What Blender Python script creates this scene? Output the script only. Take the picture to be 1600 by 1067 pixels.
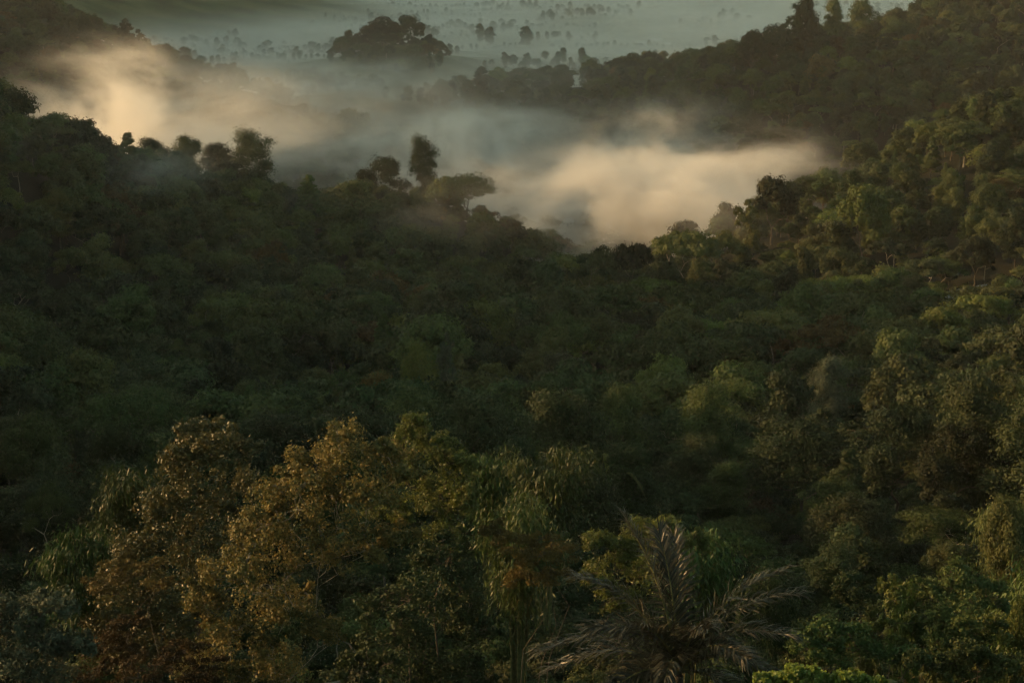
import bpy, math, random
import numpy as np
from math import radians as R
for o in list(bpy.data.objects): bpy.data.objects.remove(o)
S = bpy.context.scene
C = S.collection

# ------------------------------------------------------------------ camera
PITCH = R(15.0); FPX = 2790.0
cam = bpy.data.objects.new('camera', bpy.data.cameras.new('camera')); C.objects.link(cam)
cam.data.sensor_width = 36.0; cam.data.lens = FPX / 1600 * 36
cam.data.clip_start = 0.5; cam.data.clip_end = 20000
cam.location = (0, 0, 0); cam.rotation_euler = (math.pi/2 - PITCH, 0, 0)
S.camera = cam
# ------------------------------------------------------------------ world, sun, exposure
SUN_EL = R(14.5); SUN_AZ = R(-74.0)          # azimuth measured clockwise from +Y (view direction): low sun at left
w = bpy.data.worlds.new('World'); S.world = w; w.use_nodes = True
nt = w.node_tree; nt.nodes.clear()
sky = nt.nodes.new('ShaderNodeTexSky'); sky.sky_type = 'NISHITA'; sky.sun_disc = False
sky.sun_elevation = SUN_EL; sky.sun_rotation = SUN_AZ; sky.altitude = 900; sky.air_density = 1.0; sky.dust_density = 3.0
bg = nt.nodes.new('ShaderNodeBackground'); bg.inputs['Strength'].default_value = 0.145
wo = nt.nodes.new('ShaderNodeOutputWorld')
tn_ = nt.nodes.new('ShaderNodeMix'); tn_.data_type = 'RGBA'; tn_.blend_type = 'MULTIPLY'; tn_.inputs['Factor'].default_value = 1.0; tn_.inputs['B'].default_value = (0.98, 1.0, 0.66, 1)
nt.links.new(sky.outputs[0], tn_.inputs['A']); nt.links.new(tn_.outputs['Result'], bg.inputs[0]); nt.links.new(bg.outputs[0], wo.inputs[0])
sl = bpy.data.lights.new('sun', 'SUN'); sl.energy = 4.9; sl.angle = R(0.5); sl.color = (1.0, 0.565, 0.24)
sun = bpy.data.objects.new('sun', sl); C.objects.link(sun)
from mathutils import Vector
tosun = Vector((math.sin(SUN_AZ)*math.cos(SUN_EL), math.cos(SUN_AZ)*math.cos(SUN_EL), math.sin(SUN_EL)))
sun.rotation_euler = tosun.to_track_quat('Z', 'Y').to_euler(); sun.location = (-200, 0, 100)
S.view_settings.view_transform = 'Standard'; S.view_settings.look = 'None'
S.view_settings.gamma = 1.0; S.view_settings.use_curve_mapping = False
S.view_settings.exposure = 0.48
HAZE = 0.00005
cy = S.cycles
cy.max_bounces = 5; cy.diffuse_bounces = 2; cy.glossy_bounces = 1; cy.transmission_bounces = 2
cy.volume_bounces = 2; cy.transparent_max_bounces = 4
cy.volume_step_rate = 1.0; cy.volume_max_steps = 256
cy.use_denoising = True
cy.use_adaptive_sampling = True; cy.adaptive_threshold = 0.05; cy.adaptive_min_samples = 16
cy.sample_clamp_indirect = 4.0
cy.caustics_reflective = False; cy.caustics_refractive = False

# ------------------------------------------------------------------ pixel -> world helpers (used only to read positions off the photo)
def ray(u, v):
    a = (u-800)/FPX; b = (533.5-v)/FPX
    return np.array([a, math.cos(PITCH) + b*math.sin(PITCH), -math.sin(PITCH) + b*math.cos(PITCH)])
def P(u, v, Y):
    d = ray(u, v); return d * (Y/d[1])
def px(x, y, z):
    dep = y*math.cos(PITCH) - z*math.sin(PITCH); up = y*math.sin(PITCH) + z*math.cos(PITCH)
    return 800 + FPX*x/dep, 533.5 - FPX*up/dep, dep

# ------------------------------------------------------------------ terrain: canopy points read from the photo, (u, v, Y, canopy height)
FLOOR = -200.0
CP = [
 # near slope below the viewpoint
 (800,1067,55,11),(200,1067,60,10),(1500,1067,52,9),(1150,1067,48,7),(-200,1067,60,9),(1800,1067,55,9),
 (800,880,90,10),(300,880,100,10),(1300,900,95,8),(1550,880,100,9),(60,900,100,3),
 (800,780,125,10),(80,800,135,5),(1250,780,135,11),(1550,760,140,11),(-200,800,130,9),(1850,800,130,9),
 (100,690,180,11),(500,700,175,11),(800,700,170,11),(1200,690,185,12),(1550,660,200,12),(-200,690,180,11),(1850,680,190,12),
 (500,610,260,12),(800,600,265,13),(1100,590,270,13),(1500,560,290,12),(250,650,235,12),(0,630,230,12),(1900,560,290,12),
 # shaded hollow and spur in the middle
 (300,600,340,12),(150,560,340,12),(450,540,360,13),(700,520,390,13),(900,520,370,14),(1100,500,380,14),(1300,500,370,12),
 (880,445,480,15),(1000,425,500,17),(780,450,500,14),(650,470,500,13),
 # right ridge
 (960,405,520,17),(1070,378,550,18),(1190,325,590,16),(1230,270,640,15),(1330,225,670,15),(1400,190,700,15),(1500,135,710,15),(1600,95,730,15),(1850,-10,760,15),
 (1200,420,480,15),(1350,380,510,14),(1500,420,450,12),(1600,400,460,13),(1450,250,610,14),(1600,250,590,14),(1850,250,600,14),(1500,330,520,13),
 # left ridge
 (-200,30,570,13),(0,155,620,13),(100,205,650,12),(200,240,690,13),(300,258,730,14),(400,278,760,14),(480,304,765,13),(560,292,780,14),(660,282,800,14),(730,280,800,14),(790,330,770,14),(850,400,650,14),
 (0,300,540,13),(150,320,560,13),(0,430,430,13),(200,470,420,13),(-200,300,500,13),(-200,450,400,12),(330,400,560,13),(480,400,620,14),(650,380,680,14),(560,460,520,13),(400,470,480,13),
 # far left hill
 (-100,-80,1450,14),(0,-10,1420,14),(60,15,1400,14),(140,50,1400,14),(230,85,1380,14),(330,135,1330,14),(450,165,1280,14),(0,120,1150,12),(150,150,1180,12),
 # mound in the mist
 (545,75,1700,15),(610,38,1720,16),(660,62,1720,16),(600,100,1620,14),(540,100,1640,14),(660,100,1640,14),
 # far right ridge and the low wooded rises in the middle
 (1800,-130,1400,15),(1600,-60,1380,15),(1420,10,1330,15),(1320,30,1280,16),(1240,50,1240,16),(1160,75,1220,15),(1060,98,1260,15),(960,95,1450,15),
 (700,120,1480,14),(820,130,1350,14),(900,170,1240,14),(1000,150,1250,15),(1100,180,1080,15),(1200,220,990,15),(1350,150,1060,15),(1500,120,1100,15),(1700,50,1150,15),(1350,60,1200,15),
 (560,205,1180,13),(420,160,1250,13),
]
pts = []
for u, v, Y, h in CP:
    p = P(u, v, Y); pts.append((p[0], p[1], p[2]-h-(0 if Y < 240 else (2.5 if Y < 400 else (4.5 if Y < 900 else (5.5 if Y < 1400 else 2.5))))))
# valley floor and plain, behind the ridges
for u, Y in [(250,950),(450,930),(600,930),(750,900),(850,850),(900,760),(950,820),(1000,900),(1100,860),(1170,900),(350,1080),(600,1050),(750,1080),(880,1030),(900,930),(1300,850),(1500,900),(1000,980),(700,1250)]:
    p = P(u, 300, Y); pts.append((p[0], Y, FLOOR))
for X, Y in [(-500,2000),(-200,2000),(0,2000),(250,1900),(500,1900),(-300,1700),(-220,1600),(60,1650),(250,1620),(900,1900),(0,2600),(500,2600),(1000,2600),(-400,3000),(300,3300),(1000,3500),(-300,4500),(600,4500),(1500,4500)]:
    pts.append((X, Y, FLOOR-3))
# behind the camera and out of frame at both sides (unseen hills added at left, shaped to block the sun from basin, mist and plain)
pts += [(0,0,-12),(-40,0,-12),(40,0,-12),(0,-60,8),(-150,-40,2),(150,-40,0),(100,10,-14),(0,25,-22),(-60,20,-18),(60,20,-20),(0,-300,60),
        (-135,180,-12),(-190,300,-16),(-260,430,-14),(-320,560,12),(-390,620,10),(-1100,1060,30),(-950,1150,5),(-1400,1150,60),(-1250,950,80),(-420,770,-95),(-400,890,-150),(-540,1020,-75),(-560,900,-80),(-560,1125,-5),(-600,1200,45),(-660,1300,100),(-350,1180,-150),(-350,1080,-170),(-450,1400,-110),(-120,60,-22),(-300,200,-5),(-600,400,40),(-700,800,-50),(-800,100,40),(-700,1060,-10),(-730,1490,165),(-900,1600,140),(-1100,1900,180),(-1150,2200,230),(-1300,2600,280),(-1300,1700,180),(-1400,3100,400),(-1600,3600,420),
        (200,200,-60),(350,400,-60),(400,700,-20),(600,900,-30),(700,1300,-30),(900,600,30),(800,0,30)]
pts = np.array(pts, float)
CC = 30.0
def _phi(d2): return np.sqrt(d2 + CC*CC)
_A = _phi(((pts[:,None,:2]-pts[None,:,:2])**2).sum(-1))
_n = len(pts); _M = np.zeros((_n+1,_n+1)); _M[:_n,:_n] = _A + np.eye(_n)*(-1.5); _M[:_n,_n] = 1; _M[_n,:_n] = 1
_W = np.linalg.solve(_M, np.append(pts[:,2], 0))
def hgt(x, y):
    x = np.atleast_1d(np.asarray(x, float)); y = np.atleast_1d(np.asarray(y, float)); out = np.empty(x.shape)
    for i in range(0, len(x), 20000):
        d2 = (x[i:i+20000,None]-pts[None,:,0])**2 + (y[i:i+20000,None]-pts[None,:,1])**2
        out[i:i+20000] = _phi(d2) @ _W[:_n] + _W[_n]
    far = np.clip((np.hypot(x, y-1500)-3200)/1500, 0, 1); out = out*(1-far) + (FLOOR-3)*far
    out = np.maximum(out, FLOOR-4 + 0.08*np.maximum(out-FLOOR+4, -20))
    out += (np.sin(x*0.051+1.3)*np.cos(y*0.043) + 0.6*np.sin(x*0.11+y*0.09))*np.clip((y-30)/150, 0, 1)*1.1
    return out
def h1(x, y): return float(hgt([x],[y])[0])

# ------------------------------------------------------------------ materials
def new_mat(name):
    m = bpy.data.materials.new(name); m.use_nodes = True; m.node_tree.nodes.clear(); return m, m.node_tree
def leaf_mat(name, ca, cb, gloss=0.15, rough=0.6, trans=0.2, var=0.45, hue=(0.02,0.03)):
    m, t = new_mat(name); N = t.nodes; L = t.links
    at = N.new('ShaderNodeAttribute'); at.attribute_name = 'tone'
    mx = N.new('ShaderNodeMix'); mx.data_type = 'RGBA'; mx.inputs['A'].default_value = (*ca,1); mx.inputs['B'].default_value = (*cb,1)
    L.new(at.outputs['Fac'], mx.inputs['Factor'])
    oi = N.new('ShaderNodeObjectInfo')
    hs = N.new('ShaderNodeHueSaturation')
    mr = N.new('ShaderNodeMapRange'); mr.inputs['To Min'].default_value = 1-var; mr.inputs['To Max'].default_value = 1+var*1.2
    L.new(oi.outputs['Random'], mr.inputs['Value']); L.new(mr.outputs[0], hs.inputs['Value'])
    mu = N.new('ShaderNodeMath'); mu.operation = 'MULTIPLY'; mu.inputs[1].default_value = 7.31; L.new(oi.outputs['Random'], mu.inputs[0])
    fr = N.new('ShaderNodeMath'); fr.operation = 'FRACT'; L.new(mu.outputs[0], fr.inputs[0])
    m2 = N.new('ShaderNodeMapRange'); m2.inputs['To Min'].default_value = 0.5-hue[0]; m2.inputs['To Max'].default_value = 0.5+hue[1]
    L.new(fr.outputs[0], m2.inputs['Value']); L.new(m2.outputs[0], hs.inputs['Hue'])
    L.new(mx.outputs['Result'], hs.inputs['Color'])
    b = N.new('ShaderNodeBsdfPrincipled'); b.inputs['Roughness'].default_value = rough; b.inputs['Specular IOR Level'].default_value = gloss
    tr = N.new('ShaderNodeBsdfTranslucent'); ms = N.new('ShaderNodeMixShader'); ms.inputs[0].default_value = trans
    o = N.new('ShaderNodeOutputMaterial')
    L.new(hs.outputs[0], b.inputs['Base Color']); L.new(hs.outputs[0], tr.inputs['Color'])
    L.new(b.outputs[0], ms.inputs[1]); L.new(tr.outputs[0], ms.inputs[2]); L.new(ms.outputs[0], o.inputs[0])
    return m
def plain_mat(name, ca, cb=None, scale=3.0, rough=0.85, spec=0.2, stretch=(1,1,1), bump=0.0):
    m, t = new_mat(name); N = t.nodes; L = t.links
    b = N.new('ShaderNodeBsdfPrincipled'); b.inputs['Roughness'].default_value = rough; b.inputs['Specular IOR Level'].default_value = spec
    tc = N.new('ShaderNodeTexCoord'); mp = N.new('ShaderNodeMapping'); mp.inputs['Scale'].default_value = stretch
    nz = N.new('ShaderNodeTexNoise'); nz.inputs['Scale'].default_value = scale; nz.inputs['Detail'].default_value = 5
    rp = N.new('ShaderNodeValToRGB'); rp.color_ramp.elements[0].position = 0.35; rp.color_ramp.elements[1].position = 0.65
    rp.color_ramp.elements[0].color = (*ca,1); rp.color_ramp.elements[1].color = (*(cb or tuple(c*1.6 for c in ca)),1)
    o = N.new('ShaderNodeOutputMaterial')
    L.new(tc.outputs['Object'], mp.inputs[0]); L.new(mp.outputs[0], nz.inputs['Vector']); L.new(nz.outputs['Fac'], rp.inputs[0])
    L.new(rp.outputs[0], b.inputs['Base Color']); L.new(b.outputs[0], o.inputs[0])
    if bump:
        bp = N.new('ShaderNodeBump'); bp.inputs['Strength'].default_value = 0.6; bp.inputs['Distance'].default_value = bump
        L.new(nz.outputs['Fac'], bp.inputs['Height']); L.new(bp.outputs[0], b.inputs['Normal'])
    return m
TINT = {
 'deep green':  leaf_mat('deep_green_leaf', (0.030,0.044,0.018),(0.052,0.070,0.026)),
 'mid green':   leaf_mat('mid_green_leaf', (0.042,0.062,0.020),(0.075,0.102,0.030)),
 'olive green': leaf_mat('olive_leaf', (0.050,0.066,0.022),(0.090,0.102,0.032)),
 'yellow green':leaf_mat('yellow_green_leaf', (0.070,0.095,0.024),(0.120,0.145,0.036)),
 'rusty brown': leaf_mat('rusty_leaf', (0.065,0.048,0.018),(0.120,0.080,0.026), hue=(0.0,0.02)),
}
M_GREY = leaf_mat('grey_green_leaf', (0.045,0.06,0.036),(0.085,0.10,0.062))
M_COPPER = leaf_mat('copper_leaf', (0.072,0.085,0.026),(0.26,0.200,0.064), gloss=0.22, rough=0.55, trans=0.25, var=0.0, hue=(0,0))
M_GOLD = leaf_mat('golden_leaf', (0.070,0.088,0.022),(0.16,0.185,0.045), gloss=0.3, rough=0.5, trans=0.35, var=0.0, hue=(0,0))
M_GLINT = leaf_mat('bronze_glossy_leaf', (0.046,0.054,0.016),(0.125,0.108,0.030), gloss=0.4, rough=0.48, trans=0.2, var=0.0, hue=(0,0))
M_BAMBOO = leaf_mat('bamboo_leaf', (0.040,0.068,0.018),(0.075,0.115,0.028), gloss=0.3, rough=0.5)
M_LIME = leaf_mat('lime_leaf', (0.12,0.15,0.028),(0.23,0.26,0.05), gloss=0.4, rough=0.4, trans=0.4)
M_FROND = leaf_mat('frond_leaflet', (0.020,0.024,0.013),(0.085,0.076,0.046), gloss=0.4, rough=0.42, trans=0.15, var=0.0, hue=(0,0))
M_BARK = plain_mat('bark', (0.07,0.055,0.04),(0.14,0.12,0.09), 4, stretch=(1,1,.3))
M_PALEBARK = plain_mat('pale_bark', (0.20,0.18,0.14),(0.34,0.31,0.25), 3, stretch=(1,1,.3))
M_CULM = plain_mat('culm', (0.10,0.11,0.04),(0.18,0.17,0.07), 5)

# ------------------------------------------------------------------ mesh helpers
def mesh_np(name, V, F, mat, tone=None, smooth=False):
    """F: (n,k) int array."""
    me = bpy.data.meshes.new(name); V = np.asarray(V, np.float32); F = np.asarray(F, np.int32); n, k = F.shape
    me.vertices.add(len(V)); me.vertices.foreach_set('co', V.ravel())
    me.loops.add(n*k); me.loops.foreach_set('vertex_index', F.ravel())
    me.polygons.add(n); me.polygons.foreach_set('loop_start', np.arange(0, n*k, k, dtype=np.int32))
    me.polygons.foreach_set('loop_total', np.full(n, k, np.int32))
    if smooth: me.polygons.foreach_set('use_smooth', np.ones(n, bool))
    me.update(calc_edges=True)
    if tone is not None:
        a = me.attributes.new('tone', 'FLOAT', 'FACE'); a.data.foreach_set('value', np.asarray(tone, np.float32))
    if mat: me.materials.append(mat)
    return me
def leaves(rng, Pc, out, length, width, rnd=0.7, droop=0.0, ldir=None):
    """one rhombus per point; Pc (n,3) positions, out (n,3) outward directions."""
    n = len(Pc); nrm = out + rng.normal(size=(n,3))*rnd; nrm[:,2] += 0.15
    nrm /= np.linalg.norm(nrm, axis=1)[:,None]+1e-9
    t = rng.normal(size=(n,3)) if ldir is None else ldir + rng.normal(size=(n,3))*0.25
    t[:,2] -= droop
    t -= nrm*(t*nrm).sum(1)[:,None]; t /= np.linalg.norm(t, axis=1)[:,None]+1e-9
    b = np.cross(nrm, t); s = (length*(0.65+0.7*rng.random(n)))[:,None] if np.ndim(length)==0 else length[:,None]
    wv = s*(width/ (length if np.ndim(length)==0 else 1.0))
    V = np.stack([Pc - t*s*.5, Pc + b*wv*.5 - t*s*.05, Pc + t*s*.5, Pc - b*wv*.5 - t*s*.05], 1).reshape(-1,3)
    return V
def sph(rng, n, zmin=-1.0):
    z = zmin + (1-zmin)*rng.random(n); a = rng.random(n)*2*math.pi; r = np.sqrt(np.maximum(0,1-z*z))
    return np.stack([r*np.cos(a), r*np.sin(a), z], 1)
def clumps_to_leaves(rng, cc, cr, per, L, W, flat=0.8, rnd=0.7, droop=0.0, zmin=-0.5, body=None, stray=.14):
    k = len(cc); idx = np.repeat(np.arange(k), per); n = len(idx)
    d = sph(rng, n, zmin); rr = cr[idx]*(0.55+0.5*rng.random(n)**0.6)*np.where(rng.random(n)<stray, 1.2+.9*rng.random(n), 1.0)
    off = d*rr[:,None]; off[:,2] *= flat
    Pc = cc[idx]+off
    if body is not None:
        q = Pc-body[idx]; q /= np.linalg.norm(q, axis=1)[:,None]+1e-6; d = d*.45+q*.75
    V = leaves(rng, Pc, d, L, W, rnd, droop)
    tone = np.clip(0.5 + 0.28*rng.normal(size=k)[idx]*0.7 + 0.28*rng.normal(size=n), 0, 1)
    return V, tone
def quads(n): return np.arange(n*4, dtype=np.int32).reshape(-1,4)

def tubes(name, segs, mat, sides=6):
    """segs: list of (p0, p1, r0, r1) -> one mesh of tapered tubes"""
    V = []; F = []; a = np.arange(sides)*2*math.pi/sides
    for p0, p1, r0, r1 in segs:
        p0 = np.array(p0, float); p1 = np.array(p1, float); d = p1-p0; l = np.linalg.norm(d)
        if l < 1e-5: continue
        d /= l; q = np.array([0,0,1.0]) if abs(d[2])<0.9 else np.array([1.0,0,0])
        s = np.cross(d,q); s /= np.linalg.norm(s); t = np.cross(d,s); b = len(V)*1
        ring = np.cos(a)[:,None]*s + np.sin(a)[:,None]*t
        base = sum(len(x) for x in V) if False else None
        V.append(np.concatenate([p0+ring*r0, p1+ring*r1]))
    if not V: return None
    n = len(V); V = np.concatenate(V); i = np.arange(sides); j = (i+1)%sides
    f0 = np.stack([i, j, j+sides, i+sides], 1)
    F = (f0[None] + (np.arange(n)*2*sides)[:,None,None]).reshape(-1,4)
    return mesh_np(name, V, F, mat, smooth=True)
def skeleton(rng, base, targets, r0, r1=0.03, jit=0.08, steps=3, fork=0.35, lean=None):
    """trunk from base, every target joined to the nearest earlier node: tapered limbs"""
    tg = np.array(targets); order = np.argsort(np.linalg.norm(tg-base, axis=1)); H = tg[:,2].max()-base[2]
    top = np.array(base)+np.array([0,0,H*fork]) if lean is None else np.array(lean)
    nodes = [(np.array(base, float), 1.0)]; segs = []
    k = 5; prev = np.array(base, float)
    for i in range(1, k+1):
        p = np.array(base)+(top-np.array(base))*i/k + np.append(rng.normal(size=2)*r0*0.35, 0)*(i<k)
        segs.append((prev, p, r0*(1-0.45*(i-1)/k)*(1.35 if i==1 else 1), r0*(1-0.45*i/k))); prev = p
        if i >= k-1: nodes.append((p, r0*(1-0.45*i/k)))
    nodes = nodes[1:]
    for ti in order:
        t = tg[ti]; best = None
        for p, r in nodes:
            dv = t-p; dd = np.linalg.norm(dv); 
            c = dd*(1.0 + (0.8 if dv[2] < 0 else 0)) 
            if best is None or c < best[0]: best = (c, p, r)
        _, p, r = best; ra = max(r*0.72, r1); prev = p; dd = np.linalg.norm(t-p)
        for i in range(1, steps+1):
            f = i/steps; q = p+(t-p)*f + rng.normal(size=3)*dd*jit*(i<steps); q[2] += dd*0.10*math.sin(f*math.pi)
            rb = ra + (max(r1, ra*0.55)-ra)*f
            segs.append((prev, q, ra+(max(r1, ra*0.55)-ra)*(f-1/steps), rb)); nodes.append((q, rb)); prev = q
    return segs

# crown recipes: return lobe centres, clump centres, clump radii   (unit: metres, base of tree at 0)
def shape(kind, rng, Rr, H):
    if kind == 'round':
        n = rng.integers(14,20); d = sph(rng, n, -0.35); Lc = d*np.array([Rr*.62,Rr*.62,H*.34]); Lc[:,2] += H*.60
        lr = Rr*(.22+.22*rng.random(n)); m = 12
    elif kind == 'tall':
        n = rng.integers(34,40); z = np.linspace(.26,.98,n); a = rng.random(n)*6.28; rad = Rr*.75*np.sin((z-.2)/.85*math.pi)**.6*(.3+.7*rng.random(n))
        Lc = np.stack([rad*np.cos(a), rad*np.sin(a), z*H-.04*H],1); lr = Rr*(.17+.22*rng.random(n)); m = 9
    elif kind == 'spread':
        n = rng.integers(12,17); a = np.arange(n)*2.4+rng.random(n)*.8; rad = Rr*.85*np.sqrt((np.arange(n)+.4)/n)
        Lc = np.stack([rad*np.cos(a), rad*np.sin(a), H*(.92-.20*(rad/Rr)**2)+rng.normal(size=n)*H*.045],1); lr = Rr*(.26+.13*rng.random(n)); m = 11
    elif kind == 'cone':
        n = 44; z = np.linspace(.2,.96,n); z = np.clip(z+rng.normal(size=n)*.03,.15,.97); a = rng.random(n)*6.28; rad = Rr*(1.05-z)*(.35+.65*rng.random(n))
        Lc = np.stack([rad*np.cos(a), rad*np.sin(a), z*H],1); lr = Rr*(.36-.26*z)*(.8+.4*rng.random(n)); m = 7
    elif kind == 'wispy':
        n = rng.integers(34,42); z = .34+.57*rng.random(n); a = rng.random(n)*6.28; rad = Rr*.8*rng.random(n)**.6
        Lc = np.stack([rad*np.cos(a), rad*np.sin(a), z*H],1); Lc[0]=(0,0,H*.95); lr = Rr*(.10+.13*rng.random(n)); m = 6
    elif kind == 'shrub':
        n = rng.integers(7,11); d = sph(rng, n, 0.0); Lc = d*np.array([Rr*.6,Rr*.6,H*.5]); Lc[:,2] += H*.2
        lr = Rr*(.30+.18*rng.random(n)); m = 10
    cc = []; cr = []
    for i in range(n):
        mm = m; d = sph(rng, mm, -0.45 if kind!='spread' else -0.1); fl = {'spread':.38,'cone':.5,'wispy':.8}.get(kind,.8)
        off = d*lr[i]*(.75+.35*rng.random(mm))[:,None]; off[:,2] *= fl
        cc.append(Lc[i]+off); cr.append(lr[i]*(.34+.20*rng.random(mm)))
    return Lc, np.concatenate(cc), np.concatenate(cr), np.repeat(np.arange(n), mm)
def make_crown(kind, seed, Rr, H, per, L, W, mat, trunk_r, bark=None, sub=0, base_sides=6):
    rng = np.random.default_rng(seed); Lc, cc, cr, own = shape(kind, rng, Rr, H)
    flat = {'spread':.5,'cone':.6}.get(kind,.85)
    if kind in ('cone','wispy','tall'): cr = cr*1.45
    V, tone = clumps_to_leaves(rng, cc, cr, per, L, W, flat, rnd=.42, droop=0.25 if kind in('cone','wispy') else 0.0, body=Lc[own], stray=.42 if kind in('cone','wispy','tall') else .12)
    crown = mesh_np('crown', V, quads(len(V)//4), mat, tone)
    tg = Lc if not sub else np.concatenate([Lc, cc[::sub]])
    fork = {'round':.34,'tall':.42,'spread':.45,'cone':.80,'wispy':.45,'shrub':.10}[kind]
    trunk = tubes('trunk', skeleton(rng, (0,0,-1.0), tg, trunk_r, 0.03, fork=fork), bark or M_BARK, base_sides)
    return crown, trunk

def setp(o, label=None, cat=None, group=None, kind=None):
    if label: o['label'] = label
    if cat: o['category'] = cat
    if group: o['group'] = group
    if kind: o['kind'] = kind
    return o
def add(name, me, parent=None, loc=(0,0,0), rz=0, sc=1.0):
    o = bpy.data.objects.new(name, me); C.objects.link(o)
    if parent: o.parent = parent
    o.location = loc; o.rotation_euler = (0,0,rz); o.scale = (sc,sc,sc) if np.ndim(sc)==0 else sc
    return o

# ------------------------------------------------------------------ ground sheet
def axis(parts):
    a = []
    for s, e, st in parts: a += list(np.arange(s, e, st))
    return np.array(a + [parts[-1][1]], float)
xs = axis([(-6000,-1200,300),(-1200,-400,25),(-400,400,7),(400,1200,25),(1200,6000,300)])
ys = axis([(-600,-20,30),(-20,900,6),(900,2000,11),(2000,3600,40),(3600,9000,300)])
gx, gy = np.meshgrid(xs, ys); gz = hgt(gx.ravel(), gy.ravel())
V = np.stack([gx.ravel(), gy.ravel(), gz], 1); nx = len(xs); ny = len(ys)
i = (np.arange(ny-1)[:,None]*nx + np.arange(nx-1)[None]).ravel()
gm, t = new_mat('ground_cover'); N = t.nodes; L = t.links
geo = N.new('ShaderNodeNewGeometry'); 
def tnoise(scale, vec=None, det=4):
    z = N.new('ShaderNodeTexNoise'); z.inputs['Scale'].default_value = scale; z.inputs['Detail'].default_value = det
    L.new(vec or geo.outputs['Position'], z.inputs['Vector']); return z
mp = N.new('ShaderNodeMapping'); mp.inputs['Scale'].default_value = (1,2.2,1); L.new(geo.outputs['Position'], mp.inputs[0])
n1 = tnoise(0.012, mp.outputs[0], 6); n2 = tnoise(0.35, None, 4)
r1 = N.new('ShaderNodeValToRGB'); e = r1.color_ramp.elements; e[0].position=.38; e[0].color=(0.028,0.042,0.016,1); e[1].position=.62; e[1].color=(0.095,0.11,0.045,1)
x_ = r1.color_ramp.elements.new(.5); x_.color = (0.055,0.08,0.028,1)
L.new(n1.outputs['Fac'], r1.inputs[0])
mr_ = N.new('ShaderNodeMapRange'); mr_.inputs['To Min'].default_value=.6; mr_.inputs['To Max'].default_value=1.4; L.new(n2.outputs['Fac'], mr_.inputs['Value'])
hs = N.new('ShaderNodeHueSaturation'); L.new(r1.outputs[0], hs.inputs['Color']); L.new(mr_.outputs[0], hs.inputs['Value'])
bs = N.new('ShaderNodeBsdfPrincipled'); bs.inputs['Roughness'].default_value=.95; bs.inputs['Specular IOR Level'].default_value=.1
bp = N.new('ShaderNodeBump'); bp.inputs['Distance'].default_value=.6; L.new(n2.outputs['Fac'], bp.inputs['Height']); L.new(bp.outputs[0], bs.inputs['Normal'])
o_ = N.new('ShaderNodeOutputMaterial'); sx_ = N.new('ShaderNodeSeparateXYZ'); L.new(geo.outputs['Position'], sx_.inputs[0])
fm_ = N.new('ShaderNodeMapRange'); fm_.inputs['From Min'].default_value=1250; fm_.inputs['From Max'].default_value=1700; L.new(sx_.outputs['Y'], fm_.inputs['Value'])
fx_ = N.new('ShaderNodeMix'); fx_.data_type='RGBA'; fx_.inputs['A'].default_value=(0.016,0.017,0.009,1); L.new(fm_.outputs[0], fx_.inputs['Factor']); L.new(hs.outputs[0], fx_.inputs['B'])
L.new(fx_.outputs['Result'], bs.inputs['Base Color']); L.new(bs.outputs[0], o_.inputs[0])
ground = add('ground', mesh_np('ground', V, np.stack([i,i+1,i+1+nx,i+nx],1), gm, smooth=True)); setp(ground, 'grassy valley floor and forested hill slopes', 'ground', kind='structure')

# ------------------------------------------------------------------ tree prototypes (meshes shared by copies)
KIND_DIM = {'round':(7.0,14.5,.32),'tall':(5.2,17.0,.24),'spread':(8.0,14.5,.30),'cone':(3.6,15.0,.22),'wispy':(4.0,15.0,.20),'shrub':(2.6,3.4,.10)}
PROTO = {}
def proto(kind, var, tint, lod):
    key = (kind, var, tint, lod)
    if key not in PROTO:
        Rr, H, tr = KIND_DIM[kind]; base = (kind, var, 'x', lod)
        if base not in PROTO:
            per, Lf, Wf = {0:(95,.30,.17),1:(44,.62,.36),2:(22,.95,.55)}[lod]
            if kind == 'shrub': per, Lf, Wf = {0:(80,.20,.11),1:(36,.34,.2),2:(20,.5,.3)}[lod]
            if kind in ('cone','wispy'): per, Lf, Wf = {0:(110,.30,.10),1:(44,.55,.22),2:(24,.8,.4)}[lod]
            sd = {'round':100,'tall':200,'spread':300,'cone':400,'wispy':500,'shrub':600}[kind]+var
            PROTO[base] = make_crown(kind, sd, Rr, H, per, Lf, Wf, None, tr, M_PALEBARK if kind in('spread','wispy') else M_BARK, sub=9 if lod==0 else (0 if lod else 0), base_sides=8 if lod==0 else 5)
        cb, tb = PROTO[base]; c = cb.copy(); c.materials.clear(); c.materials.append(TINT.get(tint) or M_GREY)
        PROTO[key] = (c, tb)
    return PROTO[key]
NVAR = {'round':4,'tall':3,'spread':3,'cone':2,'wispy':3,'shrub':3}
NAME = {'round':'broadleaf_tree','tall':'tall_tree','spread':'umbrella_tree','cone':'conifer_tree','wispy':'slender_tree','shrub':'shrub'}

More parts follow.
